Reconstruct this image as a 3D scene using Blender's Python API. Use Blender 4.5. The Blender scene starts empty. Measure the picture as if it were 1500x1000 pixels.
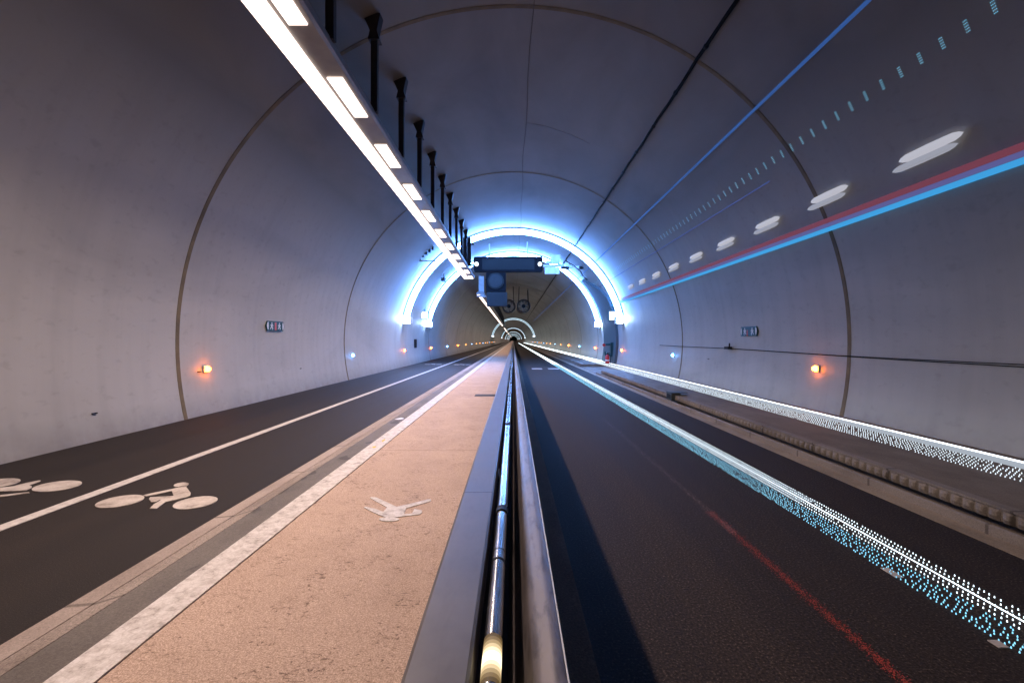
import bpy, bmesh, math, random
from math import sin, cos, pi, sqrt, atan2, radians
from mathutils import Vector, Matrix
random.seed(7)
sc = bpy.context.scene
col = sc.collection

# ------------------------------------------------------------------ camera, world, exposure
F = 667.0; VX, VY = 752.0, 498.0          # focal length and vanishing point in the photo's pixels
CAMZ = 1.28; AXZ = 1.24; R = 5.0          # eye height, height of the tunnel's axis, tunnel radius
cam = bpy.data.objects.new('camera', bpy.data.cameras.new('camera'))
col.objects.link(cam); sc.camera = cam
cam.location = (0, 0, CAMZ); cam.rotation_euler = (radians(90), 0, 0)
cam.data.sensor_width = 36; cam.data.lens = 16.0
cam.data.shift_x = -2/1500; cam.data.shift_y = -2/1500
cam.data.clip_start = 0.05; cam.data.clip_end = 3000
w = bpy.data.worlds.new('World'); sc.world = w; w.use_nodes = True
w.node_tree.nodes['Background'].inputs[0].default_value = (.01, .014, .03, 1)   # night outside the closed tunnel
w.node_tree.nodes['Background'].inputs[1].default_value = .1
sc.view_settings.view_transform = 'Standard'; sc.view_settings.look = 'None'
sc.view_settings.exposure = 0.0; sc.view_settings.gamma = 1.0
sc.render.engine = 'CYCLES'
cy = sc.cycles
cy.use_denoising = True
try: cy.denoiser = 'OPENIMAGEDENOISE'
except Exception: pass
cy.use_adaptive_sampling = False
cy.max_bounces = 8; cy.diffuse_bounces = 5; cy.glossy_bounces = 4
cy.sample_clamp_indirect = 6.0; cy.caustics_reflective = False; cy.caustics_refractive = False
cy.use_light_tree = True

# ------------------------------------------------------------------ lamp levels
STRIP_L = 3.0; STRIP_C = (1.0, .82, .72)
DOWN_W = 46.0; DOWN_C = (1.0, .77, .655)          # downlight per metre of lamp row: the optics throw most light on the floor
RING_L = 78.0; RING_C = (.13, .345, 1.0)

# ------------------------------------------------------------------ materials
def nodes(m):
    m.use_nodes = True
    nt = m.node_tree
    return nt, nt.nodes, nt.links, nt.nodes['Principled BSDF']
def plain(name, c, rough=.5, metal=0.0, spec=.5, noise=0.0, scale=6.0, bump=0.0, bscale=60.0):
    m = bpy.data.materials.new(name); nt, N, L, b = nodes(m)
    b.inputs['Base Color'].default_value = (*c, 1)
    b.inputs['Roughness'].default_value = rough; b.inputs['Metallic'].default_value = metal
    b.inputs['Specular IOR Level'].default_value = spec
    tc = N.new('ShaderNodeTexCoord')
    if noise:
        n = N.new('ShaderNodeTexNoise'); n.inputs['Scale'].default_value = scale; n.inputs['Detail'].default_value = 6
        L.new(tc.outputs['Object'], n.inputs['Vector'])
        r = N.new('ShaderNodeValToRGB')
        r.color_ramp.elements[0].position = .3; r.color_ramp.elements[1].position = .7
        r.color_ramp.elements[0].color = (*[x*(1-noise) for x in c], 1)
        r.color_ramp.elements[1].color = (*[min(1, x*(1+noise)) for x in c], 1)
        L.new(n.outputs['Fac'], r.inputs['Fac']); L.new(r.outputs['Color'], b.inputs['Base Color'])
        rr = N.new('ShaderNodeMapRange'); rr.inputs['To Min'].default_value = max(.02, rough-.1); rr.inputs['To Max'].default_value = min(1, rough+.12)
        L.new(n.outputs['Fac'], rr.inputs['Value']); L.new(rr.outputs['Result'], b.inputs['Roughness'])
    if bump:
        n2 = N.new('ShaderNodeTexNoise'); n2.inputs['Scale'].default_value = bscale; n2.inputs['Detail'].default_value = 4
        L.new(tc.outputs['Object'], n2.inputs['Vector'])
        bp = N.new('ShaderNodeBump'); bp.inputs['Strength'].default_value = bump; bp.inputs['Distance'].default_value = .01
        L.new(n2.outputs['Fac'], bp.inputs['Height']); L.new(bp.outputs['Normal'], b.inputs['Normal'])
    return m
def glow(name, c, s, sample=True):
    m = bpy.data.materials.new(name); nt, N, L, b = nodes(m)
    b.inputs['Base Color'].default_value = (.03, .03, .03, 1); b.inputs['Roughness'].default_value = .6; b.inputs['Specular IOR Level'].default_value = .15
    b.inputs['Emission Color'].default_value = (*c, 1); b.inputs['Emission Strength'].default_value = s
    m.cycles.emission_sampling = 'AUTO' if sample else 'NONE'
    return m
def ramp(N, L, src, stops):
    r = N.new('ShaderNodeValToRGB'); e = r.color_ramp.elements
    e[0].position, e[0].color = stops[0][0], (*stops[0][1], 1)
    e[1].position, e[1].color = stops[-1][0], (*stops[-1][1], 1)
    for p, c in stops[1:-1]:
        q = e.new(p); q.color = (*c, 1)
    L.new(src, r.inputs['Fac']); return r.outputs['Color']
def tex(N, L, vec, scale, detail=4, rough=.5, stretch=None, dist=0.0):
    if stretch:
        mp = N.new('ShaderNodeMapping'); mp.inputs['Scale'].default_value = stretch; L.new(vec, mp.inputs['Vector']); vec = mp.outputs['Vector']
    n = N.new('ShaderNodeTexNoise'); n.inputs['Scale'].default_value = scale; n.inputs['Detail'].default_value = detail
    n.inputs['Roughness'].default_value = rough; n.inputs['Distortion'].default_value = dist
    L.new(vec, n.inputs['Vector']); return n.outputs['Fac']
def mix(N, L, mode, fac, a, b):
    x = N.new('ShaderNodeMix'); x.data_type = 'RGBA'; x.blend_type = mode
    if isinstance(fac, (int, float)): x.inputs[0].default_value = fac
    else: L.new(fac, x.inputs[0])
    for k, v in ((6, a), (7, b)):
        if isinstance(v, tuple): x.inputs[k].default_value = (*v, 1)
        else: L.new(v, x.inputs[k])
    return x.outputs[2]

def lining_mat():
    m = bpy.data.materials.new('painted_concrete'); nt, N, L, b = nodes(m)
    v = N.new('ShaderNodeTexCoord').outputs['Object']
    big = tex(N, L, v, .55, 5, .55, (1, .45, 1), .6)
    c1 = ramp(N, L, big, [(.25, (.36, .345, .325)), (.5, (.45, .432, .41)), (.75, (.51, .492, .468))])
    st = tex(N, L, v, 1.6, 4, .6, (1, 2.2, .12))
    c2 = mix(N, L, 'MULTIPLY', .35, c1, ramp(N, L, st, [(.28, (.74, .73, .72)), (.55, (1, 1, 1))]))
    fl = tex(N, L, v, 7, 3, .5, (1, 1, 1.6))
    c3 = mix(N, L, 'MULTIPLY', .35, c2, ramp(N, L, fl, [(.25, (.68, .66, .64)), (.42, (1, 1, 1))]))
    # splash dirt on the lowest part of the wall, where tyres throw it
    sep = N.new('ShaderNodeSeparateXYZ'); L.new(v, sep.inputs[0])
    mr = N.new('ShaderNodeMapRange'); mr.inputs['From Min'].default_value = .05; mr.inputs['From Max'].default_value = .45
    mr.inputs['To Min'].default_value = 1; mr.inputs['To Max'].default_value = 0; L.new(sep.outputs['Z'], mr.inputs['Value'])
    dn = tex(N, L, v, 4, 6, .65)
    mu = N.new('ShaderNodeMath'); mu.operation = 'MULTIPLY'; L.new(mr.outputs[0], mu.inputs[0]); L.new(dn, mu.inputs[1])
    c4 = mix(N, L, 'MIX', mu.outputs[0], c3, (.16, .14, .12))
    # lining colour darkens above lamp height into the upper_tone ramp
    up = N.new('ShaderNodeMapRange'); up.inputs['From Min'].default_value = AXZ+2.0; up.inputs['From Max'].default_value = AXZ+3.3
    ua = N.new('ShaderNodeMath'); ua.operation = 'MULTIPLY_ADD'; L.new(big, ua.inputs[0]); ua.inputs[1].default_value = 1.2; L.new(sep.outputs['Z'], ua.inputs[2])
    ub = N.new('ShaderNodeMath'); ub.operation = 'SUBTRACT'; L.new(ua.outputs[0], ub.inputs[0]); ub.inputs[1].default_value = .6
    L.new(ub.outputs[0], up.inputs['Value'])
    upper_tone = ramp(N, L, big, [(.25, (.13, .122, .118)), (.5, (.185, .178, .172)), (.75, (.235, .226, .22))])
    c4 = mix(N, L, 'MIX', up.outputs[0], c4, upper_tone)
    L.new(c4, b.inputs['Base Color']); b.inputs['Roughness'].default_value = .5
    b.inputs['Specular IOR Level'].default_value = .4
    hb = tex(N, L, v, 1.2, 5, .6)
    bp = N.new('ShaderNodeBump'); bp.inputs['Strength'].default_value = .12; bp.inputs['Distance'].default_value = .06
    L.new(hb, bp.inputs['Height']); L.new(bp.outputs['Normal'], b.inputs['Normal'])
    return m
def asphalt_mat(name, lo, hi, rough, tint=(1, 1, 1), speck=150):
    m = bpy.data.materials.new(name); nt, N, L, b = nodes(m)
    v = N.new('ShaderNodeTexCoord').outputs['Object']
    g = tex(N, L, v, speck, 3, .7)
    c1 = ramp(N, L, g, [(.35, tuple(lo*t for t in tint)), (.58, tuple(hi*t for t in tint)), (.70, tuple(hi*3.6*t for t in tint))])
    lg = tex(N, L, v, .9, 6, .65, (1.8, .09, 1), .3)
    c2 = mix(N, L, 'MULTIPLY', .9, c1, ramp(N, L, lg, [(.3, (.5, .47, .45)), (.68, (1.3, 1.28, 1.25))]))
    L.new(c2, b.inputs['Base Color']); b.inputs['Specular IOR Level'].default_value = .22
    rr = N.new('ShaderNodeMapRange'); rr.inputs['To Min'].default_value = rough-.13; rr.inputs['To Max'].default_value = rough+.15
    L.new(lg, rr.inputs['Value']); L.new(rr.outputs[0], b.inputs['Roughness'])
    bp = N.new('ShaderNodeBump'); bp.inputs['Strength'].default_value = .5; bp.inputs['Distance'].default_value = .006
    L.new(g, bp.inputs['Height']); L.new(bp.outputs['Normal'], b.inputs['Normal'])
    return m
def path_mat():
    m = bpy.data.materials.new('resin_path'); nt, N, L, b = nodes(m)
    v = N.new('ShaderNodeTexCoord').outputs['Object']
    g = tex(N, L, v, 170, 3, .75)
    c1 = ramp(N, L, g, [(.3, (.21, .14, .10)), (.5, (.47, .33, .25)), (.7, (.72, .56, .45))])
    md = tex(N, L, v, 2.2, 5, .6)
    c2 = mix(N, L, 'MULTIPLY', .6, c1, ramp(N, L, md, [(.3, (.80, .76, .72)), (.65, (1.05, 1.04, 1.03))]))
    fk = tex(N, L, v, 30, 4, .66, (1, 1.9, 1), 1.2)        # dark flecks and scuffs trodden into the resin
    patch = tex(N, L, v, 5, 3)
    ad = N.new('ShaderNodeMath'); ad.operation = 'MULTIPLY_ADD'; L.new(patch, ad.inputs[0]); ad.inputs[1].default_value = .35; L.new(fk, ad.inputs[2])
    c3 = mix(N, L, 'MULTIPLY', .9, c2, ramp(N, L, ad.outputs[0], [(.50, (.28, .23, .20)), (.555, (.80, .77, .74)), (.60, (1, 1, 1))]))
    # thin transverse joint lines
    sep = N.new('ShaderNodeSeparateXYZ'); L.new(v, sep.inputs[0])
    wob = N.new('ShaderNodeMath'); wob.operation = 'MULTIPLY_ADD'; L.new(md, wob.inputs[0]); wob.inputs[1].default_value = .05; L.new(sep.outputs['Y'], wob.inputs[2])
    md2 = N.new('ShaderNodeMath'); md2.operation = 'PINGPONG'; L.new(wob.outputs[0], md2.inputs[0]); md2.inputs[1].default_value = 2.33
    c4 = mix(N, L, 'MULTIPLY', .8, c3, ramp(N, L, md2.outputs[0], [(.0, (.4, .35, .3)), (.004, (.4, .35, .3)), (.007, (1, 1, 1))]))
    L.new(c4, b.inputs['Base Color']); b.inputs['Roughness'].default_value = .75
    bp = N.new('ShaderNodeBump'); bp.inputs['Strength'].default_value = .5; bp.inputs['Distance'].default_value = .004
    L.new(g, bp.inputs['Height']); L.new(bp.outputs['Normal'], b.inputs['Normal'])
    return m
def granite_mat(name, a, c, joints=True, stains=False):
    m = bpy.data.materials.new(name); nt, N, L, b = nodes(m)
    v = N.new('ShaderNodeTexCoord').outputs['Object']
    g = tex(N, L, v, 110, 3, .8)
    c1 = ramp(N, L, g, [(.35, a), (.65, c)])
    lg = tex(N, L, v, 3, 5, .6, (1, .5, 1))
    c2 = mix(N, L, 'MULTIPLY', .8, c1, ramp(N, L, lg, [(.3, (.55, .52, .5)), (.6, (1, 1, 1))]))
    if joints:
        sep = N.new('ShaderNodeSeparateXYZ'); L.new(v, sep.inputs[0])
        p = N.new('ShaderNodeMath'); p.operation = 'PINGPONG'; L.new(sep.outputs['Y'], p.inputs[0]); p.inputs[1].default_value = .5
        c2 = mix(N, L, 'MULTIPLY', .8, c2, ramp(N, L, p.outputs[0], [(.0, (.3, .28, .26)), (.008, (.3, .28, .26)), (.014, (1, 1, 1))]))
    if stains:
        sn = tex(N, L, v, 3.2, 2, .4, (1.6, 1.0, 1), .3)
        c2 = mix(N, L, 'MULTIPLY', .85, c2, ramp(N, L, sn, [(.33, (.38, .36, .34)), (.37, (1, 1, 1)), (.6, (1.1, 1.08, 1.05))]))
    L.new(c2, b.inputs['Base Color']); b.inputs['Roughness'].default_value = .7
    bp = N.new('ShaderNodeBump'); bp.inputs['Strength'].default_value = .6; bp.inputs['Distance'].default_value = .006
    L.new(g, bp.inputs['Height']); L.new(bp.outputs['Normal'], b.inputs['Normal'])
    return m
def paint_mat(name, c, wear=.5, scale=14, tiles=False):
    m = bpy.data.materials.new(name); nt, N, L, b = nodes(m)
    v = N.new('ShaderNodeTexCoord').outputs['Object']
    g = tex(N, L, v, scale, 6, .7)
    c1 = mix(N, L, 'MULTIPLY', wear, c, ramp(N, L, g, [(.30, (.25, .22, .2)), (.44, (.75, .72, .70)), (.6, (1, 1, 1))]))
    f = tex(N, L, v, 120, 2)
    c1 = mix(N, L, 'MULTIPLY', .4, c1, ramp(N, L, f, [(.35, (.7, .68, .66)), (.6, (1, 1, 1))]))
    if tiles:
        vo = N.new('ShaderNodeTexVoronoi'); vo.inputs['Scale'].default_value = 26; L.new(v, vo.inputs['Vector']); vo.feature = 'DISTANCE_TO_EDGE'
        c1 = mix(N, L, 'MULTIPLY', .35, c1, ramp(N, L, vo.outputs['Distance'], [(.0, (.6, .56, .54)), (.08, (1, 1, 1))]))
    L.new(c1, b.inputs['Base Color']); b.inputs['Roughness'].default_value = .6
    return m
def steel_mat(name, c, rough, metal, scratch=.25):
    m = bpy.data.materials.new(name); nt, N, L, b = nodes(m)
    v = N.new('ShaderNodeTexCoord').outputs['Object']
    s = tex(N, L, v, 40, 4, .6, (1, .25, 1), .4); bl = tex(N, L, v, 6, 5, .6)
    c1 = mix(N, L, 'MULTIPLY', scratch, c, ramp(N, L, s, [(.32, (.35, .33, .32)), (.5, (1, 1, 1))]))
    c1 = mix(N, L, 'MULTIPLY', .6, c1, ramp(N, L, bl, [(.3, (.62, .6, .58)), (.6, (1, 1, 1))]))
    L.new(c1, b.inputs['Base Color']); b.inputs['Metallic'].default_value = metal
    rr = N.new('ShaderNodeMapRange'); rr.inputs['To Min'].default_value = max(.05, rough-.1); rr.inputs['To Max'].default_value = rough+.15
    L.new(bl, rr.inputs['Value']); L.new(rr.outputs[0], b.inputs['Roughness'])
    return m

M = {
 'lining': lining_mat(),
 'joint': plain('joint_mastic', (.17, .13, .075), .8, noise=.25, scale=5),
 'crack': plain('hairline_joint', (.10, .095, .09), .8),
 'asphalt': asphalt_mat('bus_lane_asphalt', .007, .032, .80, (1.38, 1, .80), 90),
 'cycle': asphalt_mat('cycle_asphalt', .010, .016, .70, (1.35, 1, .82), 160),
 'path': path_mat(),
 'gutter': granite_mat('grey_gutter', (.095, .08, .07), (.16, .14, .125), False, True),
 'kerb_rough': granite_mat('rough_granite', (.13, .10, .08), (.46, .38, .33)),
 'kerb_smooth': granite_mat('smooth_granite', (.27, .215, .185), (.44, .36, .31)),
 'white': paint_mat('white_kerb_paint', (.68, .64, .61), .9, 20, True),
 'line': paint_mat('white_line_paint', (.62, .58, .55), .6, 20),
 'mark': paint_mat('worn_marking_paint', (.58, .52, .47), 1.0, 7),
 'dirt': granite_mat('dirty_plinth', (.10, .06, .03), (.26, .16, .09), False),
 'kerb_conc': granite_mat('kerb_concrete', (.24, .20, .17), (.36, .31, .27)),
 'channel': granite_mat('channel_concrete', (.30, .23, .16), (.46, .37, .27), False),
 'walk': granite_mat('sidewalk_concrete', (.19, .15, .115), (.28, .225, .175), False),
 'dark_conc': plain('dark_concrete', (.035, .03, .028), .9),
 'plank': steel_mat('dark_painted_steel', (.15, .14, .14), .42, .25, .12),
 'tube': steel_mat('stainless_tube', (.62, .6, .57), .20, 1.0, .5),
 'rail': steel_mat('galvanised_rail', (.13, .11, .105), .42, .35, .8),
 'black': plain('black_metal', (.008, .008, .008), .6, 0, .25),
 'dark': plain('dark_grey_metal', (.022, .021, .022), .65, 0, .25, noise=.2),
 'hanger': plain('hanger_steel', (.035, .03, .03), .55, .3, noise=.3),
 'housing': plain('lamp_housing', (.33, .31, .31), .5, .2, noise=.12),
 'grey': plain('grey_panel', (.08, .105, .115), .6, 0, .3, noise=.12, scale=2),
 'pale': plain('pale_box_paint', (.6, .62, .63), .5, noise=.1),
 'navy': plain('sign_casing', (.006, .006, .008), .8, 0, .12, noise=.2),
 'red': plain('red_paint', (.55, .02, .02), .35),
 'green': plain('sign_green', (.004, .055, .055), .5),
 'signwhite': plain('sign_white', (.75, .75, .75), .5),
 'signred': plain('sign_red', (.6, .10, .06), .5),
 'yellow': plain('yellow_paint', (.55, .42, .04), .7, noise=.3, scale=40),
 'cable': plain('black_cable', (.006, .006, .006), .8, 0, .08, bump=.5),
 'strip': glow('lamp_diffuser', STRIP_C, STRIP_L),
 'ring': glow('ring_light', RING_C, RING_L),
 'ring_far': glow('far_ring_light', (.62, .85, 1.0), 2.2),
 'floodlamp': glow('flood_lens', (.42, .62, 1.0), 85),
 'floodlamp_far': glow('far_flood_lens', (.75, .88, 1.0), 3),
 'box_lit': glow('lit_sign_face', (.85, .95, 1.0), 2.2),
 'amber': glow('amber_lens', (1.0, .20, .012), 70),
 'blue': glow('blue_lens', (.10, .38, 1.0), 45),
 'amberf': glow('amber_lens_far', (1.0, .36, .07), 10, False),
 'bluef': glow('blue_lens_far', (.25, .5, 1.0), 10, False),
 'led_w': glow('white_led', (.78, .92, 1.0), 2.6, False),  # glow of the added light trails of a passing bus
 'led_b': glow('blue_led', (.26, .68, .95), 1.5, False),
 'led_dim': glow('dim_led', (.66, .76, .84), 1.8, False),
 'led_vault': glow('vault_led', (.16, .46, .66), 1.5, False),
 'led_core': glow('led_core_line', (.85, .92, 1.0), 3.0),
 'led_soft': glow('soft_diffuser', (.62, .70, .80), .6),
 'violet': glow('violet_edge', (.10, .10, .28), 1.0, False),
 'opal2': glow('dim_opal_lamp', (.70, .72, .86), .45),  # tunnel lamps mirrored in bus windows, put into a glow
 'led_haze': glow('dim_diffuser', (.30, .36, .42), .7, False),
 'red_spark': glow('red_spark', (.26, .025, .016), .8, False),  # red lamp's reflection on the asphalt, put into a glow
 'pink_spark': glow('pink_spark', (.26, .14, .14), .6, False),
 'rail_lamp': glow('warm_rail_lamp', (1.0, .86, .55), 2.2),  # warm glare on the handrail, put into a glow
 **{'rail_edge_%d' % k: glow('warm_rail_lamp_edge', (1.0, .80-.05*k, .48-.07*k), e_) for k, e_ in enumerate((1.5, .9, .5, .25, .12))},
 'led_far': glow('led_far_line', (.80, .95, 1.0), 3.0),
 'blue_strip': glow('blue_light_line', (.045, .34, .72), 1.0),  # glow of the added vehicle trails on wall and vault
 'red_strip': glow('red_light_line', (.17, .042, .065), 1.0),
 'blue_rope': glow('blue_rope_light', (.028, .085, .28), 1.0, False),
 'blue_rope2': glow('faint_rope_light', (.06, .10, .32), .7, False),
 'opal': glow('opal_lamp', (.86, .86, .98), .55),
}
for nm in ('dirt',): M[nm].node_tree.nodes['Principled BSDF'].inputs['Roughness'].default_value = .9

# ------------------------------------------------------------------ mesh helpers
class MB:
    def __init__(s): s.v = []; s.f = []
    def add(s, vs, fs):
        o = len(s.v); s.v += [tuple(p) for p in vs]; s.f += [tuple(i+o for i in f) for f in fs]; return s
    def box(s, x0, x1, y0, y1, z0, z1):
        return s.add([(x0,y0,z0),(x1,y0,z0),(x1,y1,z0),(x0,y1,z0),(x0,y0,z1),(x1,y0,z1),(x1,y1,z1),(x0,y1,z1)],
              [(0,3,2,1),(4,5,6,7),(0,1,5,4),(1,2,6,5),(2,3,7,6),(3,0,4,7)])
    def prism(s, poly, y0, y1):             # closed polygon in x,z (counter-clockwise seen from the camera) pushed along y
        n = len(poly)
        vs = [(x, y0, z) for x, z in poly] + [(x, y1, z) for x, z in poly]
        fs = [tuple(range(n)), tuple(range(2*n-1, n-1, -1))]
        for i in range(n): j = (i+1) % n; fs.append((j, i, i+n, j+n))
        return s.add(vs, fs)
    def flat(s, pts, z, h=.004):            # outline in x,y as a thin slab
        n = len(pts)
        vs = [(x, y, z) for x, y in pts] + [(x, y, z+h) for x, y in pts]
        a = sum(pts[i][0]*pts[(i+1)%n][1]-pts[(i+1)%n][0]*pts[i][1] for i in range(n))
        top = tuple(range(n, 2*n)); bot = tuple(range(n-1, -1, -1))
        if a < 0: top = top[::-1]; bot = bot[::-1]
        fs = [top, bot]
        for i in range(n):
            j = (i+1) % n; q = (i, j, j+n, i+n); fs.append(q if a > 0 else q[::-1])
        return s.add(vs, fs)
    def tube(s, pts, r, n=10, cap=True):
        P = [Vector(p) for p in pts]; vs = []; k = len(P)
        for i, p in enumerate(P):
            t = (P[min(i+1, k-1)]-P[max(i-1, 0)]).normalized()
            u = t.cross(Vector((0, 0, 1)))
            if u.length < .01: u = t.cross(Vector((1, 0, 0)))
            u.normalize(); q = u.cross(t)
            rr = r[i] if isinstance(r, (list, tuple)) else r
            vs += [p+u*cos(2*pi*a/n)*rr+q*sin(2*pi*a/n)*rr for a in range(n)]
        fs = []
        for i in range(k-1):
            for a in range(n):
                b = (a+1) % n; fs.append((i*n+a, i*n+b, (i+1)*n+b, (i+1)*n+a))
        if cap: fs += [tuple(range(n-1, -1, -1)), tuple(range((k-1)*n, k*n))]
        return s.add(vs, fs)
    def arc(s, r0, r1, y0, y1, a0, a1, n=64, solid=True):   # curved bar around the tunnel axis
        vs = []; fs = []
        for i in range(n+1):
            a = a0+(a1-a0)*i/n; c, d = cos(a), sin(a)
            vs += [(r0*c, y0, AXZ+r0*d), (r0*c, y1, AXZ+r0*d), (r1*c, y1, AXZ+r1*d), (r1*c, y0, AXZ+r1*d)]
        for i in range(n):
            o = i*4; q = o+4
            for k in range(4):
                l = (k+1) % 4; fs.append((o+k, o+l, q+l, q+k))
        fs += [(3, 2, 1, 0), (4*n, 4*n+1, 4*n+2, 4*n+3)]
        return s.add(vs, fs)
    def dome(s, p, r, axis, n=6, h=None, rings=2):
        A = Vector(axis).normalized(); U = A.orthogonal().normalized(); W = A.cross(U); p = Vector(p); h = h or r
        vs = []; fs = []
        for k in range(rings):
            t = k/rings*pi/2
            vs += [p+(U*cos(2*pi*a/n)+W*sin(2*pi*a/n))*r*cos(t)+A*h*sin(t) for a in range(n)]
        vs.append(p+A*h)
        for k in range(rings-1):
            for a in range(n): fs.append((k*n+a, k*n+(a+1)%n, (k+1)*n+(a+1)%n, (k+1)*n+a))
        for a in range(n): fs.append(((rings-1)*n+a, (rings-1)*n+(a+1)%n, rings*n))
        return s.add(vs, fs)
    def build(s, name, mat, parent=None, smooth=False, loc=None, fix=True):
        me = bpy.data.meshes.new(name); me.from_pydata(s.v, [], s.f); me.update()
        if fix:
            bm = bmesh.new(); bm.from_mesh(me); bmesh.ops.recalc_face_normals(bm, faces=bm.faces)
            big = [f for f in bm.faces if len(f.verts) > 4]
            if big: bmesh.ops.triangulate(bm, faces=big)
            bm.to_mesh(me); bm.free()
        o = bpy.data.objects.new(name, me); col.objects.link(o)
        me.materials.append(M[mat])
        if smooth:
            for p in me.polygons: p.use_smooth = True
            try: me.set_sharp_from_angle(angle=radians(40))
            except Exception: pass
        if parent: o.parent = parent
        return o
def tag(o, label=None, cat=None, group=None, kind=None):
    if label: o['label'] = label
    if cat: o['category'] = cat
    if group: o['group'] = group
    if kind: o['kind'] = kind
    return o
def empty(name, label, cat, group=None, loc=(0, 0, 0)):
    o = bpy.data.objects.new(name, None); col.objects.link(o); o.location = loc; o.empty_display_size = .2
    return tag(o, label, cat, group)
def copy_tree(o, parent=None):
    c = o.copy(); col.objects.link(c)
    if parent: c.parent = parent
    for ch in [x for x in col.objects if x.parent == o]: copy_tree(ch, c)
    return c
def gp(px, py, z):                          # where a photo pixel meets a level z
    y = (CAMZ-z)*F/(py-VY); return ((px-VX)*y/F, y)
def vault(a, r): return (r*cos(a), AXZ+r*sin(a))

Y0, Y1 = -14.0, 620.0
ZL, ZP, ZS = .10, .16, .15                  # levels: cycle lanes, footpath, right sidewalk

# ------------------------------------------------------------------ tunnel lining
t = empty('tunnel', 'round white-painted concrete tunnel tube enclosing the road and paths', 'tunnel')
a0 = -radians(17); a1 = pi-a0
lb = MB(); n = 160
ys = [Y0+i*3.325 for i in range(12)]+[30, 45, 60, 90, 150, 300, Y1]
for y in ys:
    for r in (R, R+.4):
        for i in range(n+1):
            a = a0+(a1-a0)*i/n; lb.v.append((r*cos(a), y, AXZ+r*sin(a)))
w_ = n+1
for k in range(len(ys)-1):
    for i in range(n):
        for s_ in (0, 1):
            o = (2*k+s_)*w_+i; q = (2*k+2+s_)*w_+i
            lb.f.append((o, o+1, q+1, q) if s_ == 0 else (o, q, q+1, o+1))
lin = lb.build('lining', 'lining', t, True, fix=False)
for y in (Y0, Y1): MB().box(-5.5, 5.5, y-.3 if y < 0 else y, y if y < 0 else y+.3, -.5, 6.8).build('end_wall', 'lining', t)  # end caps added to keep outside light out of the tube
jy = [6.77+6.68*k for k in range(-1, 16)]
for k, y in enumerate(jy):
    if y < 0 or abs(y-20.1) < .6 or abs(y-26.8) < .1 and False: continue
    MB().arc(R-.004, R+.01, y-.037, y+.037, -radians(14.5), pi+radians(14.5), 120).build('joint', 'joint', t)
cj = MB()
pts = []
for i in range(0, 60):
    y = .5+i*.9; x = .29+.02*sin(i*1.3)+.015*sin(i*.37); pts.append((x, y, AXZ+sqrt(R*R-x*x)-.002))
cj.tube(pts, .007, 6); cj.build('crown_joint', 'crack', t)
rr = random.Random(4); p2 = []
for i in range(14):
    x = .3+1.5*i/13; y = 10.4+.35*(i/13)**1.5+rr.uniform(-.02, .02); p2.append((x, y, AXZ+sqrt(R*R-x*x)+.003))
MB().tube(p2, .006, 5).build('crack', 'crack', t)

# ------------------------------------------------------------------ ground levels
def struct(name, mb, mat): return tag(mb.build(name, mat), kind='structure')
struct('ground', MB().box(-5.6, 5.6, Y0, Y1, -.6, -.25), 'dark_conc')
struct('cycle_road', MB().box(-5.2, -1.98, Y0, Y1, -.24, ZL), 'cycle')
kp = MB().prism([(-1.98, -.24), (-1.85, -.24), (-1.85, .122), (-1.965, ZL+.012), (-1.98, ZL+.004)], Y0, Y1)
struct('granite_kerb', kp, 'kerb_smooth')
struct('rough_kerb', MB().prism([(-1.85, -.24), (-1.71, -.24), (-1.71, ZP+.002), (-1.85, .119)], Y0, Y1), 'kerb_rough')
struct('paved_gutter', MB().box(-1.71, -1.53, Y0, Y1, -.24, ZP), 'gutter')
struct('white_kerb', MB().box(-1.53, -1.366, Y0, Y1, -.24, ZP+.008), 'white')
struct('footpath', MB().box(-1.366, -.19, Y0, Y1, -.24, ZP), 'path')
struct('bus_lane', MB().box(.325, 2.98, Y0, Y1, -.24, 0), 'asphalt')
struct('barrier_plinth', MB().prism([(.09, -.24), (.325, -.24), (.325, .012), (.09, .03)], Y0, Y1), 'dirt')
struct('channel', MB().box(2.98, 3.12, Y0, Y1, -.24, .004), 'channel')
kb = MB()
for y0, y1 in ((Y0, 17.2), (21.5, Y1)): kb.prism([(3.12, -.24), (3.145, -.24), (3.145, .07), (3.126, .07), (3.12, .064)], y0, y1)
struct('low_kerb', kb, 'kerb_conc')
struct('drain_slot', MB().box(3.145, 3.37, Y0, Y1, -.24, -.03), 'dark_conc')
sw = MB()
for y0, y1 in ((Y0, 17.2), (21.5, Y1)): sw.box(3.37, 5.2, y0, y1, -.24, ZS)
sw.box(3.29, 5.2, 17.2, 21.5, -.24, .02); sw.box(3.12, 3.29, 17.2, 21.5, -.02, .018)
struct('sidewalk', sw, 'walk')
# ribbed edging: rounded concrete lugs, 9 cm apart
rb = MB(); y = -1.0
while y < 17.1:
    rb.prism([(3.30, .055), (3.37, .055), (3.37, ZS-.012), (3.30, ZS-.012)], y, y+.0905)
    # the lug: bulging face
    vs = []; fs = []
    for i in range(7):
        tt = i/6; yy = y+.006+.078*tt; d = .024*sin(pi*tt)**.6
        vs += [(3.299-d*.5, yy, .055), (3.299-d, yy, .085), (3.299-d*.8, yy, ZS-.035), (3.299, yy, ZS-.016)]
    for i in range(6):
        for k in range(3): fs.append((i*4+k, i*4+k+1, i*4+5+k, i*4+4+k))
    rb.add(vs, fs); y += .0905
rb.box(3.285, 3.37, -1.0, 17.2, ZS-.012, ZS+.003)
rb.box(3.29, 3.37, 21.5, Y1, .055, ZS+.003)
struct('ribbed_edging', rb, 'kerb_conc')

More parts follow.
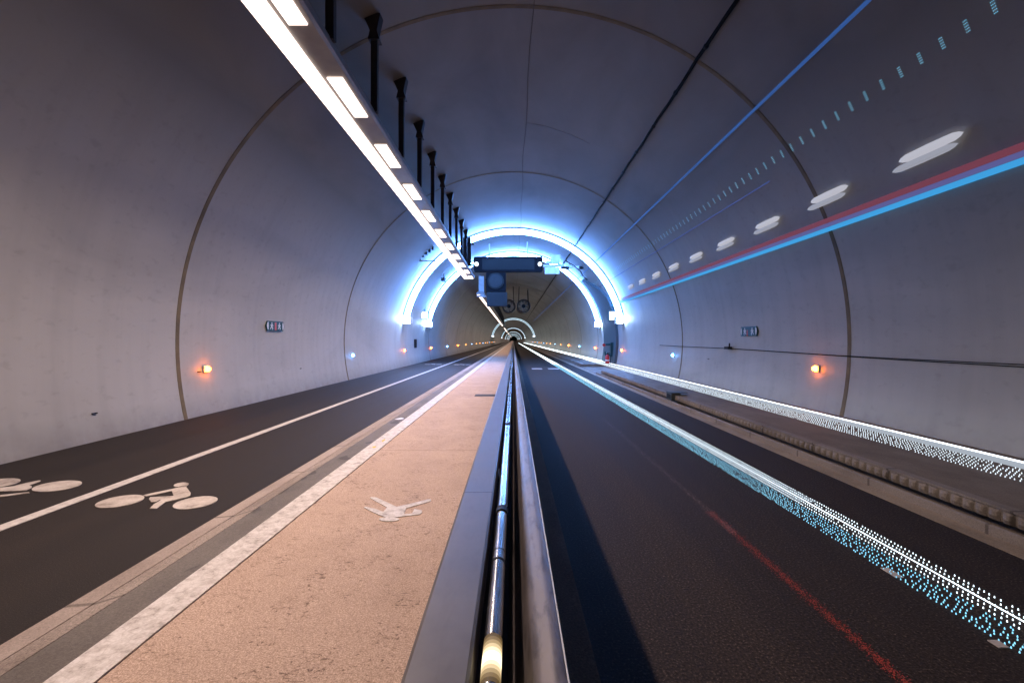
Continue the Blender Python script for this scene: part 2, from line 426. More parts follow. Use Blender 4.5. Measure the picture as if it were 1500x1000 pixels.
# painted marks
struct('cycle_lane_line', MB().box(-3.27, -3.17, Y0, Y1, ZL-.01, ZL+.004), 'line')
def ell(c, u, v, n=40): return [(c[0]+u[0]*cos(2*pi*i/n)+v[0]*sin(2*pi*i/n), c[1]+u[1]*cos(2*pi*i/n)+v[1]*sin(2*pi*i/n)) for i in range(n)]
def mark(name, polys, ox, oy, s, z, label, cat='road marking', group=None, mat='mark', hh=.004):
    mb = MB(); allp = [[gp(ox+x*s, oy+y*s, z) for x, y in p] for p in polys]
    for p in allp: mb.flat(p, z, hh)
    return tag(mb.build(name, mat), label, cat, group)
BG = 'bicycle symbols on the cycle lanes'
rider = [(1060,118),(1040,160),(1085,220),(1080,245),(1040,265),(830,310),(745,375),(675,375),(720,330),(790,290),(765,292),(740,308),(690,310),(668,280),(680,262),(900,250),(915,245),(895,200),(720,238),(640,250),(610,243),(700,220),(900,180),(960,165)]
bike = mark('bicycle_marking', [ell((375,304),(247,-40),(0,52)), ell((1130,317),(225,-35),(0,55)), ell((990,138),(75,-8),(0,22)), rider], 120, 690, .14667, ZL,
     'worn white bicycle and rider symbol painted on the near cycle lane', group=BG)
mark('bicycle_marking', [ell((890,238),(395,-50),(0,72)), ell((-30,192),(350,-45),(0,62)),
     [(0,262),(200,240),(400,190),(600,148),(635,150),(610,170),(440,225),(495,240),(490,265),(410,300),(300,310),(0,315),(-200,330),(-240,300)],
     [(-60,388),(0,380),(450,330),(460,345),(0,405),(-60,410)], ell((-330,352),(90,-10),(0,25))], 0, 690, .09333, ZL,
     'white bicycle symbol cut by the left picture edge, in the lane along the wall', group=BG)
def far_bike(x, y, label):
    c = bike.copy(); col.objects.link(c); tag(c, label, 'road marking', BG)
    cx, cyy = gp(232, 725, ZL); c.location = (x-cx, y-cyy, 0); return c
far_bike(-4.0, 22.3, 'distant bicycle symbol in blue light, lane beside the left wall')
far_bike(-2.55, 22.0, 'distant bicycle symbol in blue light, lane beside the granite kerb')
ped = [(245,360),(270,350),(420,380),(550,430),(610,360),(520,310),(340,210),(360,195),(450,205),(620,285),(760,350),(900,320),(1240,235),(1300,230),(1290,260),(1200,290),(910,370),(870,465),(1000,455),(1040,385),(1155,405),(1155,440),(1120,470),(850,500),(760,515),(600,515),(490,480),(380,430)]
mark('pedestrian_marking', [ped, ell((642,545),(160,0),(0,33))], 510, 710, .09333, ZP, 'white walking figure painted on the beige footpath', mat='white')
# yellow patches on the white kerb and a tape scrap on the gutter
mark('paint_patch', [[(95,825),(118,815),(120,822),(100,836)]], 540, 480, .2, ZP+.008, 'small yellow-green paint patch on the white kerb, the farther one', 'paint mark', 'yellow patches on the white kerb', 'yellow', .002)
mark('paint_patch', [[(25,873),(50,866),(55,873),(35,880)]], 540, 480, .2, ZP+.008, 'small yellow-green paint patch on the white kerb, the nearer one', 'paint mark', 'yellow patches on the white kerb', 'yellow', .002)
mark('paint_scrape', [[(190,668),(240,658),(258,662),(250,668),(215,672)]], 540, 480, .2, ZP, 'short white scrape mark on the grey gutter', 'paint mark', None, 'signwhite', .002)
dc = MB(); xx, yy = gp(711, 579, ZP); 
dc.box(xx-.21, xx+.21, yy-.15, yy+.15, ZP-.02, ZP+.006); tag(dc.build('drain_cover', 'dark'), 'dark drain cover in the beige footpath beside the barrier', 'drain cover')
rd = random.Random(3)
for k, (a, b, c, d) in enumerate([(1296,832,1318,846), (1452,938,1474,949)]):
    x0, y0 = gp(a, b, 0); x1, y1 = gp(c, d, 0); xm = (x0+x1)/2
    tag(MB().box(xm-.022, xm+.022, min(y0, y1), max(y0, y1), -.01, .004).build('lane_dash', 'line'), ['short worn white dash under the dotted road lights, the farther one', 'short worn white dash under the dotted road lights, at the picture edge'][k], 'road marking', 'dashes in the bus lane')
for k, (a, b) in enumerate([(779, 794), (803, 819)]):
    x0, y0 = gp(a, 540, 0); x1, _ = gp(b, 540, 0)
    tag(MB().box(x0, x1, y0-.35, y0+.35, -.01, .004).build('lane_bar', 'mark'), ['pale bar across the bus lane in blue light, next to the barrier', 'pale bar across the bus lane in blue light, next to the dotted lights'][k], 'road marking', 'bars across the bus lane')

# ------------------------------------------------------------------ barrier between footpath and bus lane
g = empty('barrier', 'long low barrier of dark plank, tube and steel rail between footpath and bus lane', 'barrier')
Zb = .66
MB().prism([(-.15, .0), (.085, .0), (.06, .40), (.03, .50), (-.10, .50), (-.13, .40)], Y0, Y1).build('concrete_core', 'dark_conc', g)
pk = MB(); y = -3.2
while y < 60:
    pk.prism([(-.203, .56), (-.081, .56), (-.081, Zb-.006), (-.088, Zb), (-.198, Zb), (-.206, Zb-.006)], y, y+1.262 if y < 58 else 60)
    y += 1.265
pk.prism([(-.206, .56), (-.081, .56), (-.081, Zb), (-.206, Zb)], 60.07, Y1)
pk.build('plank', 'plank', g)
MB().box(-.19, -.10, Y0, Y1, .502, .558).build('plank_bearer', 'black', g)
tb = MB(); y = -3.72
while y < 40:
    tb.tube([(-.043, y+.004, Zb-.02), (-.043, y+1.69, Zb-.02)], .0195, 20); y += 1.694
tb.tube([(-.043, y+.01, Zb-.02), (-.043, Y1, Zb-.02)], .0195, 12)
tb.build('handrail_tube', 'tube', g, True)
y = -1.7
for k in range(24):
    y = -1.70+1.694*k
    if y < .3: continue
    c = MB().tube([(-.043, y-.022, Zb-.02), (-.043, y+.022, Zb-.02)], .0235, 16).box(-.052, -.034, y-.02, y+.02, .50, Zb-.035).build('clamp', 'black', g)
    MB().tube([(-.022, y+.02, Zb-.006), (-.075, y+.55, Zb-.012)], .0028, 6).build('stay_rod', 'black', c)
hl = MB().tube([(-.043, .885, Zb-.02), (-.043, .912, Zb-.02)], .0199, 20).build('handrail_lamp', 'rail_lamp', g, True)  # glare on the steel tube, shaped as a glowing sleeve
for k in range(5):
    for ya_, yb_ in ((.912+.011*k, .923+.011*k), (.874-.011*k, .885-.011*k)):
        MB().tube([(-.043, ya_, Zb-.02), (-.043, yb_, Zb-.02)], .0198, 20).build('lens_edge', 'rail_edge_%d' % k, hl, True)
# joints in the tube between clamps
for k in range(20):
    y = 1.30+1.694*k; MB().tube([(-.043, y-.006, Zb-.02), (-.043, y+.006, Zb-.02)], .0205, 16).build('tube_joint', 'black', g)
prof = [(-.012, .50), (-.010, .515), (.018, .545), (.028, .600), (.033, .628), (.039, .637), (.055, .645), (.075, .653), (.094, .659), (.100, .657), (.100, .60), (.070, .56), (.068, .50)]
MB().prism(prof, Y0, Y1).build('steel_rail', 'rail', g, True)
MB().tube([(.101, Y0, .6545), (.101, Y1, .6545)], .003, 6).build('rail_lip', 'signwhite', g)

# ------------------------------------------------------------------ lamp runs hanging from the vault
def lamp_run(y0, y1, label, hangers, panels, first):
    L = empty('hanging_lamp_run', label, 'lamp', 'rows of hanging lamps', (-2.2, y0, 0)); ox, oy = -2.2, y0
    Hz = CAMZ+3.1
    def sh(mb): mb.v = [(x-ox, y-oy, z) for x, y, z in mb.v]; return mb
    sh(MB().prism([(-2.52, Hz+.03), (-2.50, Hz+.005), (-1.97, Hz+.005), (-1.94, Hz+.03), (-1.96, Hz+.14), (-2.10, Hz+.22), (-2.36, Hz+.22), (-2.50, Hz+.14)], y0, y1)).build('housing', 'housing', L)
    s = MB(); y = y0+.03
    if first:
        y = 4.90-.97*int((4.9-y0)/.97)
        while y < y1-.2:
            s.box(-2.472, -2.262, y+.004, min(y+.966, y1-.02), Hz-.02, Hz+.004); y += .97
    else: s.box(-2.472, -2.262, y0+.03, y1-.03, Hz-.02, Hz+.004)
    sh(s).build('light_strip', 'strip', L)
    for y in panels:
        sh(MB().box(-2.205, -2.02, y-.47, y+.47, Hz-.012, Hz+.004)).build('lamp_panel', 'strip', L)
    la = bpy.data.lights.new('downlight', 'AREA'); la.shape = 'RECTANGLE'; la.size = .2; la.size_y = y1-y0-.3
    la.energy = DOWN_W*(y1-y0-.3)*(1 if first else .5); la.color = DOWN_C; la.spread = radians(140)
    lo_ = bpy.data.objects.new('downlight', la); col.objects.link(lo_); lo_.parent = L
    lo_.location = (-2.365-ox, (y0+y1)/2-oy, Hz-.026); lo_.rotation_euler = (0, radians(-8), 0)
    for i, y in enumerate(hangers):
        wide = first and i == len(hangers)-1 or (not first and i == 0)
        x = -1.965; zt = AXZ+sqrt(R*R-x*x)
        if wide:
            xa, xb = (-2.2, -1.84) if first else (-2.37, -2.0)
            zt = AXZ+sqrt(R*R-xa*xa)
            h = sh(MB().box(xa, xb, y-.04, y+.04, Hz+.10 if first else Hz-.06, zt)).build('end_hanger', 'hanger' if first else 'pale', L)  # far hanger's pale colour stands in for ring light falling on it
            sh(MB().box(xa-.12, xb+.14, y-.12, y+.12, (zt-.30) if first else Hz-.16, (zt-.25) if first else Hz-.065)).build('cross_plate', 'hanger' if first else 'pale', h)
        else:
            h = sh(MB().box(x-.045, x+.045, y-.04, y+.04, Hz+.12, zt-.02)).build('hanger', 'hanger', L)
            # flared shoe and wedge at the vault
            q = MB().prism([(x-.075, zt-.34), (x+.085, zt-.34), (x+.05, zt-.22), (x+.075, zt-.10), (x+.10, zt+.02), (x-.16, zt+.02), (x-.10, zt-.10), (x-.05, zt-.22)], y-.075, y+.075)
            sh(q).build('vault_shoe', 'hanger', h)
    return L
lamp_run(.4, 23.0, 'long bright hanging lamp row with white panels, nearest, running in front of the dark sign', [1.8+1.55*k for k in range(12)]+[19.8], [5.85+1.85*k for k in range(-2, 10)], True)
lamp_run(31.0, 99.0, 'hanging lamp row starting behind the dark sign and running to the vanishing point', [31.1]+[34+3.1*k for k in range(21)], [], False)
for k in range(1, 7):
    lamp_run(31+82*k, 99+82*k-3, 'tiny far hanging lamp row near the vanishing point, number %s beyond the second row' % ['one','two','three','four','five','six'][k-1], [31.1+82*k], [], False)

# ------------------------------------------------------------------ light rings
def ring(y, label, near, thick=.22, back=.0):
    L = empty('light_ring', label, 'light ring', 'glowing rings around the tunnel', (0, y, 0))
    A0, A1 = radians(13.2), pi-radians(13.2)
    def sh(mb): mb.v = [(x, yy-y, z) for x, yy, z in mb.v]; return mb
    sh(MB().arc(R-.06, R-.002, y-.10, y+.10, A0, A1, 72)).build('mounting_channel', 'pale', L)
    sh(MB().arc(R-thick, R-.062, y-.07, y+.07, A0, A1, 72)).build('light_tube', 'ring' if near else 'ring_far', L, True)
    for s in (-1, 1):
        x, z = vault(A0-.035, R-.17); x *= s
        e = sh(MB().box(x-.16, x+.16, y+.12, y+.50, z-.16, z+.14)).build('end_floodlight', 'pale', L)
        sh(MB().box(x-.14, x+.14, y+.10, y+.118, z-.14, z+.12)).build('lens', 'floodlamp' if near else 'floodlamp_far', e)
        xa, za = vault(radians(-5), R-.05)
    return L
ordn = ['first','second','third','fourth','fifth','sixth','seventh']
ring(20.15, 'largest and nearest glowing blue-white ring arching over the tunnel', True, .26)
ring(25.5, 'glowing blue-white ring just behind the overhead sign, inside the largest ring', True, .24)
for k in range(1, 7):
    ring(20.15+82*k, 'distant white ring of light, front one of the %s far pair' % ordn[k-1], False, .12)
    ring(25.5+82*k, 'distant white ring of light, rear one of the %s far pair' % ordn[k-1], False, .12)

# ------------------------------------------------------------------ marker lights along both walls
def marker(side, y, kind, label, far):
    a = -radians(4.9) if True else 0
    x, z = vault(a, R-.0); 
    L = empty('marker_light', label, 'marker light', 'marker lights low on the walls', (side*(x-.01), y, z))
    MB().prism([(0, -.06), (-side*.02, -.05), (-side*.02, .05), (0, .06)], -.06, .06).build('bezel', 'pale', L)
    MB().dome((-side*.018, 0, 0), .048, (-side, -.25, 0), 12, .07, 4).build('lens', kind+('f' if far else ''), L, True)
seq = ['amber','blue','amber','amber','blue','amber','amber','blue','amber','amber','blue','amber','amber','blue','amber','amber','blue','amber']
for side, nm in ((-1, 'left'), (1, 'right')):
    for k, kd in enumerate(seq):
        y = (7.35 if side < 0 else 7.45)+6.65*k
        c = 'orange' if kd == 'amber' else 'blue'
        where = ['x', 'just behind the second wall joint', 'under the end of the largest ring', 'beside the ring behind the sign'][k] if k < 4 else '%s from the front' % ['fifth','sixth','seventh','eighth','ninth','tenth','eleventh','twelfth','thirteenth','fourteenth','fifteenth','sixteenth','seventeenth','eighteenth'][k-4]
        if k == 0: where = 'nearest one, beside the nearest wall joint'
        marker(side, y, kd, 'glowing %s marker light low on the %s wall, %s' % (c, nm, where), k > 5)

# ------------------------------------------------------------------ escape-direction signs
def esc(side, y, zc, label):
    x = sqrt(R*R-(zc-AXZ)**2)
    L = empty('escape_sign', label, 'sign', 'green escape signs on the walls', (side*(x-.015), y, zc))
    s = -side
    def plate(pts, d0, d1, mat, nm, par):
        mb = MB(); nn = len(pts)
        vs = [(s*d0, py, pz) for py, pz in pts]+[(s*d1, py, pz) for py, pz in pts]
        fs = [tuple(range(nn)), tuple(range(2*nn-1, nn-1, -1))]+[((i+1)%nn, i, i+nn, (i+1)%nn+nn) for i in range(nn)]
        mb.add(vs, fs); return mb.build(nm, mat, par)
    W, H = .36, .10
    pl = plate([(-W+.05,-H),(W-.05,-H),(W,0),(W-.05,H),(-W+.05,H),(-W,0)], -.01, .012, 'green', 'plate', L)
    for q in (-1, 1):
        plate([(q*.285,-.08),(q*.315,-.06),(q*.335,0),(q*.315,.06),(q*.285,.08),(q*.275,0)], .012, .015, 'signwhite', 'arrow_band', pl)
        # running figure: head, body with legs
        cx = q*.15
        plate([(cx+.018*cos(i*pi/4), .055+.018*sin(i*pi/4)) for i in range(8)], .012, .015, 'signwhite', 'figure_head', pl)
        plate([(cx-.03,.03),(cx+.03,.035),(cx+.055,0),(cx+.04,-.005),(cx+.02,.015),(cx+.012,-.01),(cx+.045,-.035),(cx+.03,-.08),(cx+.012,-.075),(cx+.022,-.045),(cx-.015,-.025),(cx-.045,-.07),(cx-.06,-.06),(cx-.025,-.005),(cx-.02,.012),(cx-.05,0),(cx-.06,.012)], .012, .015, 'signwhite', 'figure', pl)
    plate([(-.035,-.085),(.03,-.085),(.03,.075),(-.035,.075)] if side < 0 else [(.02,-.1),(.075,-.1),(.06,.03),(.03,.03)], .0121, .0155, 'signred', 'red_field', pl)
    return L
esc(-1, 9.50, CAMZ+.292, 'small green escape sign with white arrows on the left wall')
esc(1, 9.62, CAMZ+.185, 'small green escape sign with an orange field on the right wall')

# ------------------------------------------------------------------ overhead sign gantry
yg = 22.8
sg = empty('overhead_sign', 'dark blank electronic sign hanging across the tunnel with a round lamp at each end', 'sign', None, (0, yg, 0))
xl, xr, zt, zb = -1.98, 1.47, CAMZ+4.15, CAMZ+3.40
p = MB().prism([(xl+.06, zb), (xr-.06, zb), (xr, zb+.06), (xr, zt-.06), (xr-.06, zt), (xl+.06, zt), (xl, zt-.06), (xl, zb+.06)], -.16, .16).build('casing', 'navy', sg)
MB().box(xl+.42, xr-.42, -.172, -.158, zb+.10, zt-.10).build('display', 'black', p)
for x in (xl+.15, xr-.15):
    MB().tube([(x, -.21, (zt+zb)/2), (x, -.15, (zt+zb)/2)], .105, 20).build('flash_lamp', 'box_lit', sg, True)
MB().box(xr, 2.55, -.05, .05, CAMZ+3.66, CAMZ+3.78).box(2.5, 3.32, -.05, .05, CAMZ+3.60, CAMZ+3.70).box(xl-.5, xl, -.05, .05, CAMZ+3.70, CAMZ+3.8).build('arm', 'pale', sg)
for x in (-1.2, .7):
    MB().box(x-.03, x+.03, -.05, .05, zt, AXZ+sqrt(R*R-x*x)).build('drop_bar', 'pale', sg)
eqb = empty('camera_unit', 'pale equipment boxes fixed on the arm right of the overhead sign', 'equipment', None, (0, yg, 0))
MB().box(1.56, 2.28, -.3, -.06, CAMZ+3.28, CAMZ+3.60).build('lower_box', 'pale', eqb)
MB().box(1.62, 2.28, -.3, -.06, CAMZ+3.80, CAMZ+3.93).box(1.9, 2.3, -.28, -.08, CAMZ+3.94, CAMZ+4.22).build('upper_box', 'pale', eqb)
MB().tube([(2.35, -.3, CAMZ+3.56), (2.75, -.2, CAMZ+3.57)], .07, 10).build('lens_barrel', 'black', eqb)
MB().tube([(3.3, 0, CAMZ+3.66), (3.4, -.02, CAMZ+3.60), (3.42, -.3, CAMZ+3.60)], .07, 10).build('clamp', 'black', eqb)
cb = MB(); cb.tube([(2.6, yg-.1, CAMZ+3.95), (3.0, yg-.1, CAMZ+3.72), (3.35, yg, CAMZ+3.45), (3.55, yg+.2, CAMZ+3.2), (3.75, yg+.3, CAMZ+3.05)], .022, 8)
tag(cb.build('sign_cable', 'cable', None, True), 'black cable sagging from the overhead sign to the right wall', 'cable')

# fan unit behind the sign, and the pair of jet fans farther in
fu = empty('ventilation_unit', 'dark blue-grey fan box hanging behind the overhead sign', 'fan', None, (-1.09, 28, 0))
MB().box(-.6, .62, 0, .9, CAMZ+3.0, CAMZ+4.3).build('fan_box', 'navy', fu)
MB().tube([(0, -.12, CAMZ+3.62), (0, 0.0, CAMZ+3.62)], .5, 28).build('fan_ring', 'black', fu, True)
MB().tube([(0, -.16, CAMZ+3.62), (0, -.10, CAMZ+3.62)], .40, 24).build('fan_mouth', 'dark', fu, True)
MB().box(-.55, .70, .05, .8, CAMZ+2.10, CAMZ+2.96).build('control_box', 'dark', fu)
MB().box(-.5, -.42, .2, .3, CAMZ+4.3, AXZ+4.75).box(.42, .5, .2, .3, CAMZ+4.3, AXZ+4.95).build('drop_bar', 'hanger', fu)
def jet(x, y, z, label):
    J = empty('jet_fan', label, 'fan', 'jet fans under the vault', (x, y, z))
    mb = MB(); nn = 32; prof_ = [(-.4, .62), (-.1, .60), (1.8, .60), (2.0, .62), (2.0, .54), (1.8, .50), (-.1, .50), (-.4, .56)]
    vs = []; fs = []
    for (yy, r) in prof_:
        vs += [(r*cos(2*pi*i/nn), yy, r*sin(2*pi*i/nn)) for i in range(nn)]
    for k in range(len(prof_)):
        k2 = (k+1) % len(prof_)
        for i in range(nn): fs.append((k*nn+i, k*nn+(i+1)%nn, k2*nn+(i+1)%nn, k2*nn+i))
    mb.add(vs, fs); mb.build('casing', 'hanger', J, True)
    b = MB()
    for i in range(9):
        a = 2*pi*i/9; u = Vector((cos(a), 0, sin(a))); v = Vector((-sin(a), .5, cos(a)))
        b.add([u*.14-v*.05, u*.5-v*.07, u*.5+v*.10, u*.14+v*.05], [(0,1,2,3)])
    b.build('rotor', 'channel', J)
    MB().tube([(0, -.15, 0), (0, .5, 0)], .17, 16).build('hub', 'black', J, True)
    h = MB()
    for xx in (-.45, .45):
        for yy in (.1, 1.5):
            zt_ = AXZ+sqrt(R*R-(x+xx)**2)-z; h.tube([(xx, yy, .4), (xx*.9, yy, zt_)], .035, 6)
    h.build('hanger', 'hanger', J)
jet(.94, 42, CAMZ+3.12, 'round dark jet fan under the vault in the brown tunnel section, right of its twin')
jet(-.42, 42, CAMZ+3.12, 'round dark jet fan under the vault, left one, half hidden by the fan box')

# wall-side things between the rings
gpn = MB(); nn = 30
# curved grey panel on the right wall with a slanting upper edge
vs = []; fs = []; ya, yb = 21.6, 24.6
for i in range(nn+1):
    a = radians(-12.6)+radians(54)*i/nn; yl = ya+max(0, (a-radians(24))/radians(17.4))**1.4*(yb-ya-.1)
    for r in (R-.12, R-.001):
        vs += [(r*cos(a), yl, AXZ+r*sin(a)), (r*cos(a), yb, AXZ+r*sin(a))]
for i in range(nn):
    o = i*4; q = o+4; fs += [(o, o+1, q+1, q), (o+2, q+2, q+3, o+3), (o, q, q+2, o+2), (o+1, o+3, q+3, q+1)]
fs += [(0, 2, 3, 1), (4*nn, 4*nn+1, 4*nn+3, 4*nn+2)]
gpn.add(vs, fs); gp_ = tag(gpn.build('service_panel', 'grey', None, True), 'tall curved grey service panel on the right wall between the two near rings', 'wall panel')
fx = empty('fire_extinguisher', 'red fire extinguisher standing at the foot of the grey panel', 'fire extinguisher', None, (4.52, 21.9, .02))
MB().tube([(0,0,0),(0,0,.03),(0,0,.48),(0,0,.54),(0,0,.57)], [.09,.10,.10,.06,.03], 16).build('cylinder', 'red', fx, True)
MB().box(-.02,.02,-.02,.02,.57,.63).box(-.02,.12,-.015,.015,.63,.655).build('valve', 'black', fx)
MB().tube([(.02,-.02,.6),(.13,-.05,.52),(.14,-.06,.3),(.13,-.06,.15)], .015, 8).build('hose', 'black', fx, True)
MB().tube([(0,0,.26),(0,0,.32)], .101, 16).build('label_band', 'signwhite', fx, True)
hr = empty('hydrant', 'dark hydrant pipe and valve with a red wheel above the extinguisher', 'hydrant', None, (4.72, 22.3, .62))
MB().tube([(.1,0,-.05),(-.22,0,-.05),(-.22,0,.1)], .05, 10).tube([(.1,0,.45),(-.2,0,.45)], .05, 10).box(.02,.2,-.12,.14,-.15,.55).build('pipework', 'green', hr)
MB().tube([(-.30,-.1,.42),(-.30,-.06,.42)], .075, 14).build('valve_wheel', 'red', hr)
def litbox(x, y, z, label, w=.40, h=.42):
    B = empty('lit_wall_box', label, 'lit sign', 'lit boxes between the near rings', (x, y, z))
    MB().box(-w/2, w/2, 0, .22, -h/2, h/2).box(-.03, .03, .05, .15, h/2, h/2+.1).build('case', 'green', B)
    MB().box(-w/2+.03, w/2-.03, -.012, .002, -h/2+.03, h/2-.03).build('face', 'box_lit', B)
    s = 1 if x > 0 else -1
    MB().box(min(s*w/2, s*(w/2+.3)), max(s*w/2, s*(w/2+.3)), .06, .16, -.05, .05).build('bracket', 'dark', B)
litbox(-4.64, 23.8, CAMZ+1.30, 'square lit white box in a dark green case on the left wall')
litbox(4.66, 21.4, CAMZ+1.14, 'lit white box beside the grey panel on the right wall', .36, .46)
wb = MB(); x_, z_ = vault(radians(-1.5), R-.01)
tag(MB().box(-x_-.02, -x_+.09, 22.9, 23.15, z_-.22, z_+.22).box(-x_+.08, -x_+.10, 22.95, 23.1, z_-.15, z_+.15).build('wall_cabinet', 'dark'), 'narrow dark call box on the left wall below the lit box', 'call box')
sc_ = empty('surveillance_camera', 'dark surveillance camera on a bracket high on the left wall by the near rings', 'camera', None, (-3.62, 23.6, CAMZ+3.25))
MB().tube([(-.35,.1,.25),(0,.1,.15),(.0,.1,-.1)], .035, 8).build('bracket', 'black', sc_)
MB().box(-.08,.08,-.3,.2,-.22,-.06).box(-.1,.1,-.34,.2,-.06,-.045).build('camera_body', 'dark', sc_)
ts = MB().box(-.35,.35,-.05,.0,-.10,.10); 
tl = empty('small_luminaire', 'small louvred fitting on the vault left of the nearest lamp row end', 'lamp', None, (-3.52, 18.4, CAMZ+3.52)); 
lo = MB()
for k in range(5): lo.box(-.30+k*.13, -.22+k*.13, -.06, .10, -.28+k*.10, -.2+k*.12)
lo.build('louvre', 'dark', tl); MB().box(-.34, .40, .02, .12, -.34, -.30).box(-.4,-.34,.02,.12,-.34,-.1).build('frame', 'pale', tl)

# ------------------------------------------------------------------ cables and small fittings
a = atan2(.838, .545); pts = []; rr = random.Random(5)
for i in range(200):
    y = 1.0+i*.3 if i < 100 else 31+(i-100)*3
    r = R-.040-.008*abs(sin(y*1.9)); da = .0012*sin(y*3.1)+.0007*sin(y*7.7)
    x, z = vault(a+da, r); pts.append((x, y, z))
cbl = empty('ceiling_cable', 'thick black cable running along the vault right of its crown', 'cable')
MB().tube(pts, .027, 8).build('cable', 'cable', cbl, True)
for k in range(30):
    y = 1.6+k*1.2; x, z = vault(a, R-.035)
    MB().tube([(x, y-.02, z), (x, y+.02, z)], .037, 8).build('clip', 'black', cbl)
wr = MB()
for dz in (0, .045):
    pts = [(sqrt(R*R-(.98+dz+.02*sin(i*.5)-AXZ)**2)-.012, -1+i*.5, .98+dz*min(1, max(.15, (9-i*.5)/7))+.02*sin(i*.35)*.4+.004*i) for i in range(34)]
    wr.tube(pts, .005, 6)
tag(wr.build('wall_wire', 'cable', None, True), 'pair of thin wires strung along the right wall below the escape sign', 'wire')
jx = MB().box(4.89, 4.985, 10.38, 10.56, 1.07, 1.13).box(4.92, 4.94, 10.37, 10.40, 1.13, 1.21)
tag(jx.build('junction_box', 'dark'), 'small dark junction box where the wires end on the right wall', 'junction box')
kbx = empty('kerb_box', 'small grey metal box sitting on the ribbed kerb', 'box', None, (3.34, 9.25, ZS+.003))
MB().box(-.13, .06, 0, .30, -.10, .045).build('body', 'grey', kbx)
MB().box(-.14, .20, -.01, .31, .045, .057).build('lid', 'grey', kbx)
MB().box(-.134, -.128, .04, .26, -.07, .02).build('grille', 'black', kbx)
# anchors and spalls on the walls
for k, (s, y, z) in enumerate([(-1, 10.6, .62), (1, 11.6, .80), (-1, 5.35, .42), (-1, 7.2, .78)]):
    x = s*sqrt(R*R-(z-AXZ)**2)
    tag(MB().box(min(x, x-s*.02), max(x, x-s*.02), y-.03, y+.03, z-.007, z+.007).build('anchor_plate', 'dark'),
        ['tiny dark anchor plate on the left wall below the escape sign', 'tiny dark anchor plate on the right wall under the junction box', 'small dark chip low on the left wall near the front', 'tiny dark fixing under the nearest left orange marker'][k], 'anchor', 'small fixings on the walls')

# ------------------------------------------------------------------ vehicle light trails, shaped as glowing dots on road and sidewalk
def dots(mb, xs, y0, y1, dy, z, r, h, jit=.0, skew=0.0, keep=1.0, seed=1):
    rn = random.Random(seed); y = y0; k = 0
    while y < y1:
        for i, x in enumerate(xs):
            if rn.random() > keep: continue
            mb.dome((x+rn.uniform(-jit, jit), y+skew*i*dy+rn.uniform(-jit, jit), z), r, (0, 0, 1), 6, h, 2)
        y += dy; k += 1
rs = empty('road_light_strip', 'broad band of tiny blue-white dotted lights running along the bus lane', 'light strip', 'light strips at ground level')  # headlight trail of a passing bus, added as glowing studs
d1 = MB(); dots(d1, [2.245, 2.285, 2.32, 2.355, 2.395], .9, 26, .026, .0, .0032, .0100, .0025, .35, .95, 1)
d1.build('white_dots', 'led_w', rs, fix=False)['kind'] = 'stuff'
d2 = MB(); dots(d2, [2.07, 2.095, 2.12, 2.15, 2.18, 2.21], .9, 26, .026, .0, .0032, .0095, .0060, -.3, .90, 2)
d2.build('blue_dots', 'led_b', rs, fix=False)['kind'] = 'stuff'
MB().box(2.24, 2.40, 3.6, 24, -.01, .0035).build('diffuser', 'led_haze', rs)
MB().box(2.319, 2.322, .9, 24, -.01, .005).build('core_line', 'led_core', rs)
MB().prism([(2.10, -.01), (2.38, -.01), (2.36, .02), (2.12, .02)], 24, 200).build('far_line', 'led_far', rs)
ss = empty('sidewalk_light_strip', 'white line of light with ticking dots along the foot of the right wall', 'light strip', 'light strips at ground level')  # second headlight trail, added as glowing dots and bars
d3 = MB(); dots(d3, [4.06, 4.12, 4.18, 4.24, 4.30, 4.36, 4.42], 2.2, 26, .038, ZS, .0042, .015, .004, .1, .93, 3)
d3.build('white_dots', 'led_dim', ss, fix=False)['kind'] = 'stuff'
MB().box(4.68, 4.70, 2.2, 24, ZS-.01, ZS+.014).build('core_line', 'led_core', ss)
MB().box(4.47, 4.66, 2.2, 24, ZS-.01, ZS+.006).build('diffuser', 'led_soft', ss)
MB().prism([(4.25, ZS-.03), (4.72, ZS-.03), (4.70, ZS+.05), (4.27, ZS+.03)], 24, 200).build('far_line', 'led_far', ss)

rl = empty('red_light_line', 'faint grainy red line of light running along the middle of the bus lane', 'light line', None)  # reflection of a red vehicle lamp, put into glowing specks
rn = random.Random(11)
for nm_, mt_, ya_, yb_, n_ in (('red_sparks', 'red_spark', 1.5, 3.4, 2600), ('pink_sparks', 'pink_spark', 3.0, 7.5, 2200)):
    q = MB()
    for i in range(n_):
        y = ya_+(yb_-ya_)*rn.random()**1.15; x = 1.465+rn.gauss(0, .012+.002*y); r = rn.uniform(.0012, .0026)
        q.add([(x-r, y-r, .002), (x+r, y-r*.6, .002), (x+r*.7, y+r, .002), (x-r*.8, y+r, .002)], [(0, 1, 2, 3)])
    q.build(nm_, mt_, rl, fix=False)['kind'] = 'stuff'
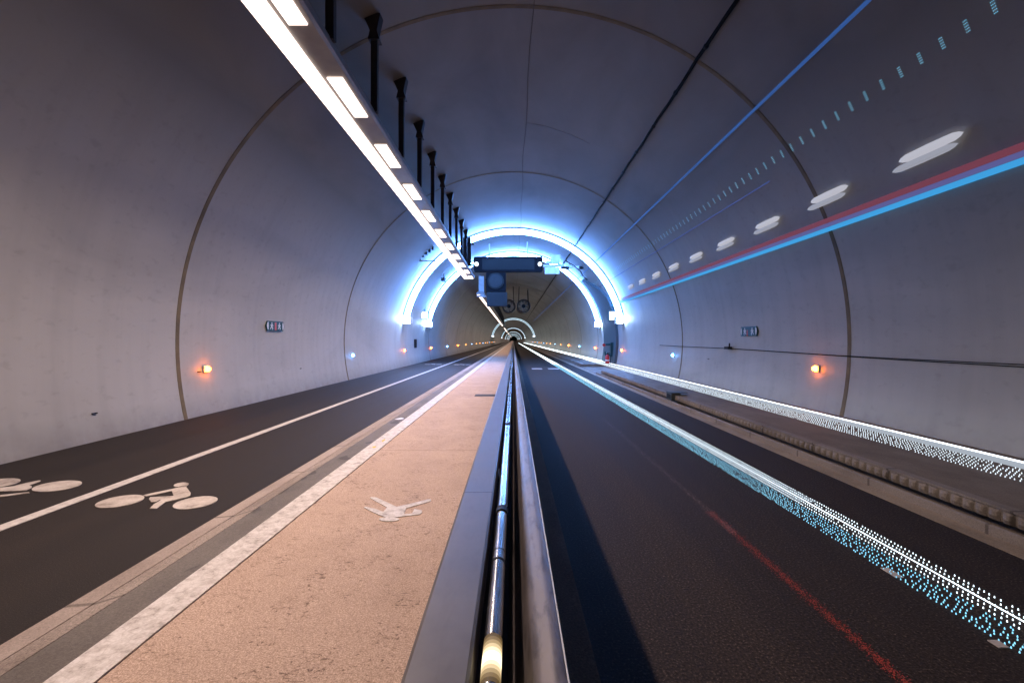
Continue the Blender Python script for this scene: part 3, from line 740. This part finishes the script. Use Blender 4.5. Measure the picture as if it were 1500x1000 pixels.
# vehicle light trails, added as glowing bars on the right wall and vault
def wallbar(mb, ang0, ang1, y0, y1, d=.03): return mb.arc(R-d, R-.003, y0, y1, ang0, ang1, 3)
wl = empty('wall_light_line', 'bright blue and dim red light line running high along the right wall', 'light line', 'light lines on the vault')
ab = atan2(.3525, 1); at_ = atan2(.376, 1); ar0 = atan2(.381, 1); ar1 = atan2(.397, 1)
am = atan2(.367, 1)
wallbar(MB(), ab, am, 1.5, 22, .05).build('blue_bar', 'blue_strip', wl)
wallbar(MB(), am+.0005, ar0-.0005, 1.5, 21, .04).build('violet_edge', 'violet', wl)
wallbar(MB(), ar0, ar1, 1.5, 19.5, .04).build('red_bar', 'red_strip', wl)
def trail(ratio, y0, y1, r, mat, label):  # light trail of a passing bus, added as a glowing tube
    an = atan2(1, ratio); pts = [(*vault(an, R-.02), 0)]
    x, z = vault(an, R-.02); mb = MB(); mb.tube([(x, y0, z), (x, (y0+y1)/2, z), (x, y1, z)], r, 8)
    tag(mb.build('rope_light', mat, None, True), label, 'rope light', 'light lines on the vault')
trail(1.035, 3.5, 80, .022, 'blue_rope', 'thin blue light line along the vault, next to the black cable')
trail(1.59, 7.5, 24, .010, 'blue_rope2', 'faint thin blue light line on the vault below the dotted light row')
vd = MB(); an = atan2(1, 1.425); y = 3.4  # flickering bus light trail, added as clusters of glowing dots
U = Vector((-sin(an), 0, cos(an)))
while y < 24:
    for i in range(3):
        for j in range(5):
            x, z = vault(an, R-.004); p_ = Vector((x, y+i*.013-j*.005, z))+U*(j-2)*.024
            vd.dome(p_, .0040, (-cos(an), -.6, -sin(an)), 5, .005, 2)
    y += .235
tag(vd.build('dotted_light_row', 'led_vault', None, False, fix=False), 'row of tiny evenly spaced blue LED clusters across the right side of the vault', 'light row', 'light lines on the vault')
names = ['nearest and largest', 'second from the front', 'third from the front', 'fourth from the front', 'fifth from the front', 'sixth from the front', 'seventh from the front', 'eighth from the front', 'ninth from the front', 'farthest']
an = atan2(.462, 1)  # lamps mirrored in passing bus windows, added as glowing bars
base = None
for k in range(9):
    y = 4.97+1.565*k
    x, z = vault(an, R-.05)
    if base is None:
        base = empty('wall_lamp', 'x', 'wall lamp', 'soft white lamps along the right wall', (x, y, z))
        base.rotation_euler = (0, -an, 0)
        nn = 14
        for tz, ty, L2, rr_, mt in ((.035, -.06, .34, .042, 'opal'), (-.045, .05, .36, .036, 'opal2')):
            mb = MB(); rows = [(-1.12, .05), (-1.0, .55), (-.8, .9), (0, 1), (.8, .9), (1.0, .55), (1.12, .05)]; vs = []; fs = []
            for q, r in rows: vs += [(rr_*r*.6*cos(2*pi*i/nn), ty+q*L2, tz+1.15*rr_*r*sin(2*pi*i/nn)) for i in range(nn)]
            for q in range(len(rows)-1):
                for i in range(nn): fs.append((q*nn+i, q*nn+(i+1)%nn, (q+1)*nn+(i+1)%nn, (q+1)*nn+i))
            fs += [tuple(range(nn)), tuple(range((len(rows)-1)*nn, len(rows)*nn))]
            mb.add(vs, fs).build('opal_tube', mt, base, True)
        MB().box(.018, .052, -.2, .2, -.03, .03).build('base_plate', 'pale', base)
        o = base
    else:
        o = copy_tree(base)
    o.location = (x, y, z)
    o['label'] = 'soft white lamp above the blue light line on the right wall, %s' % names[k]
print('objects', len(sc.objects))
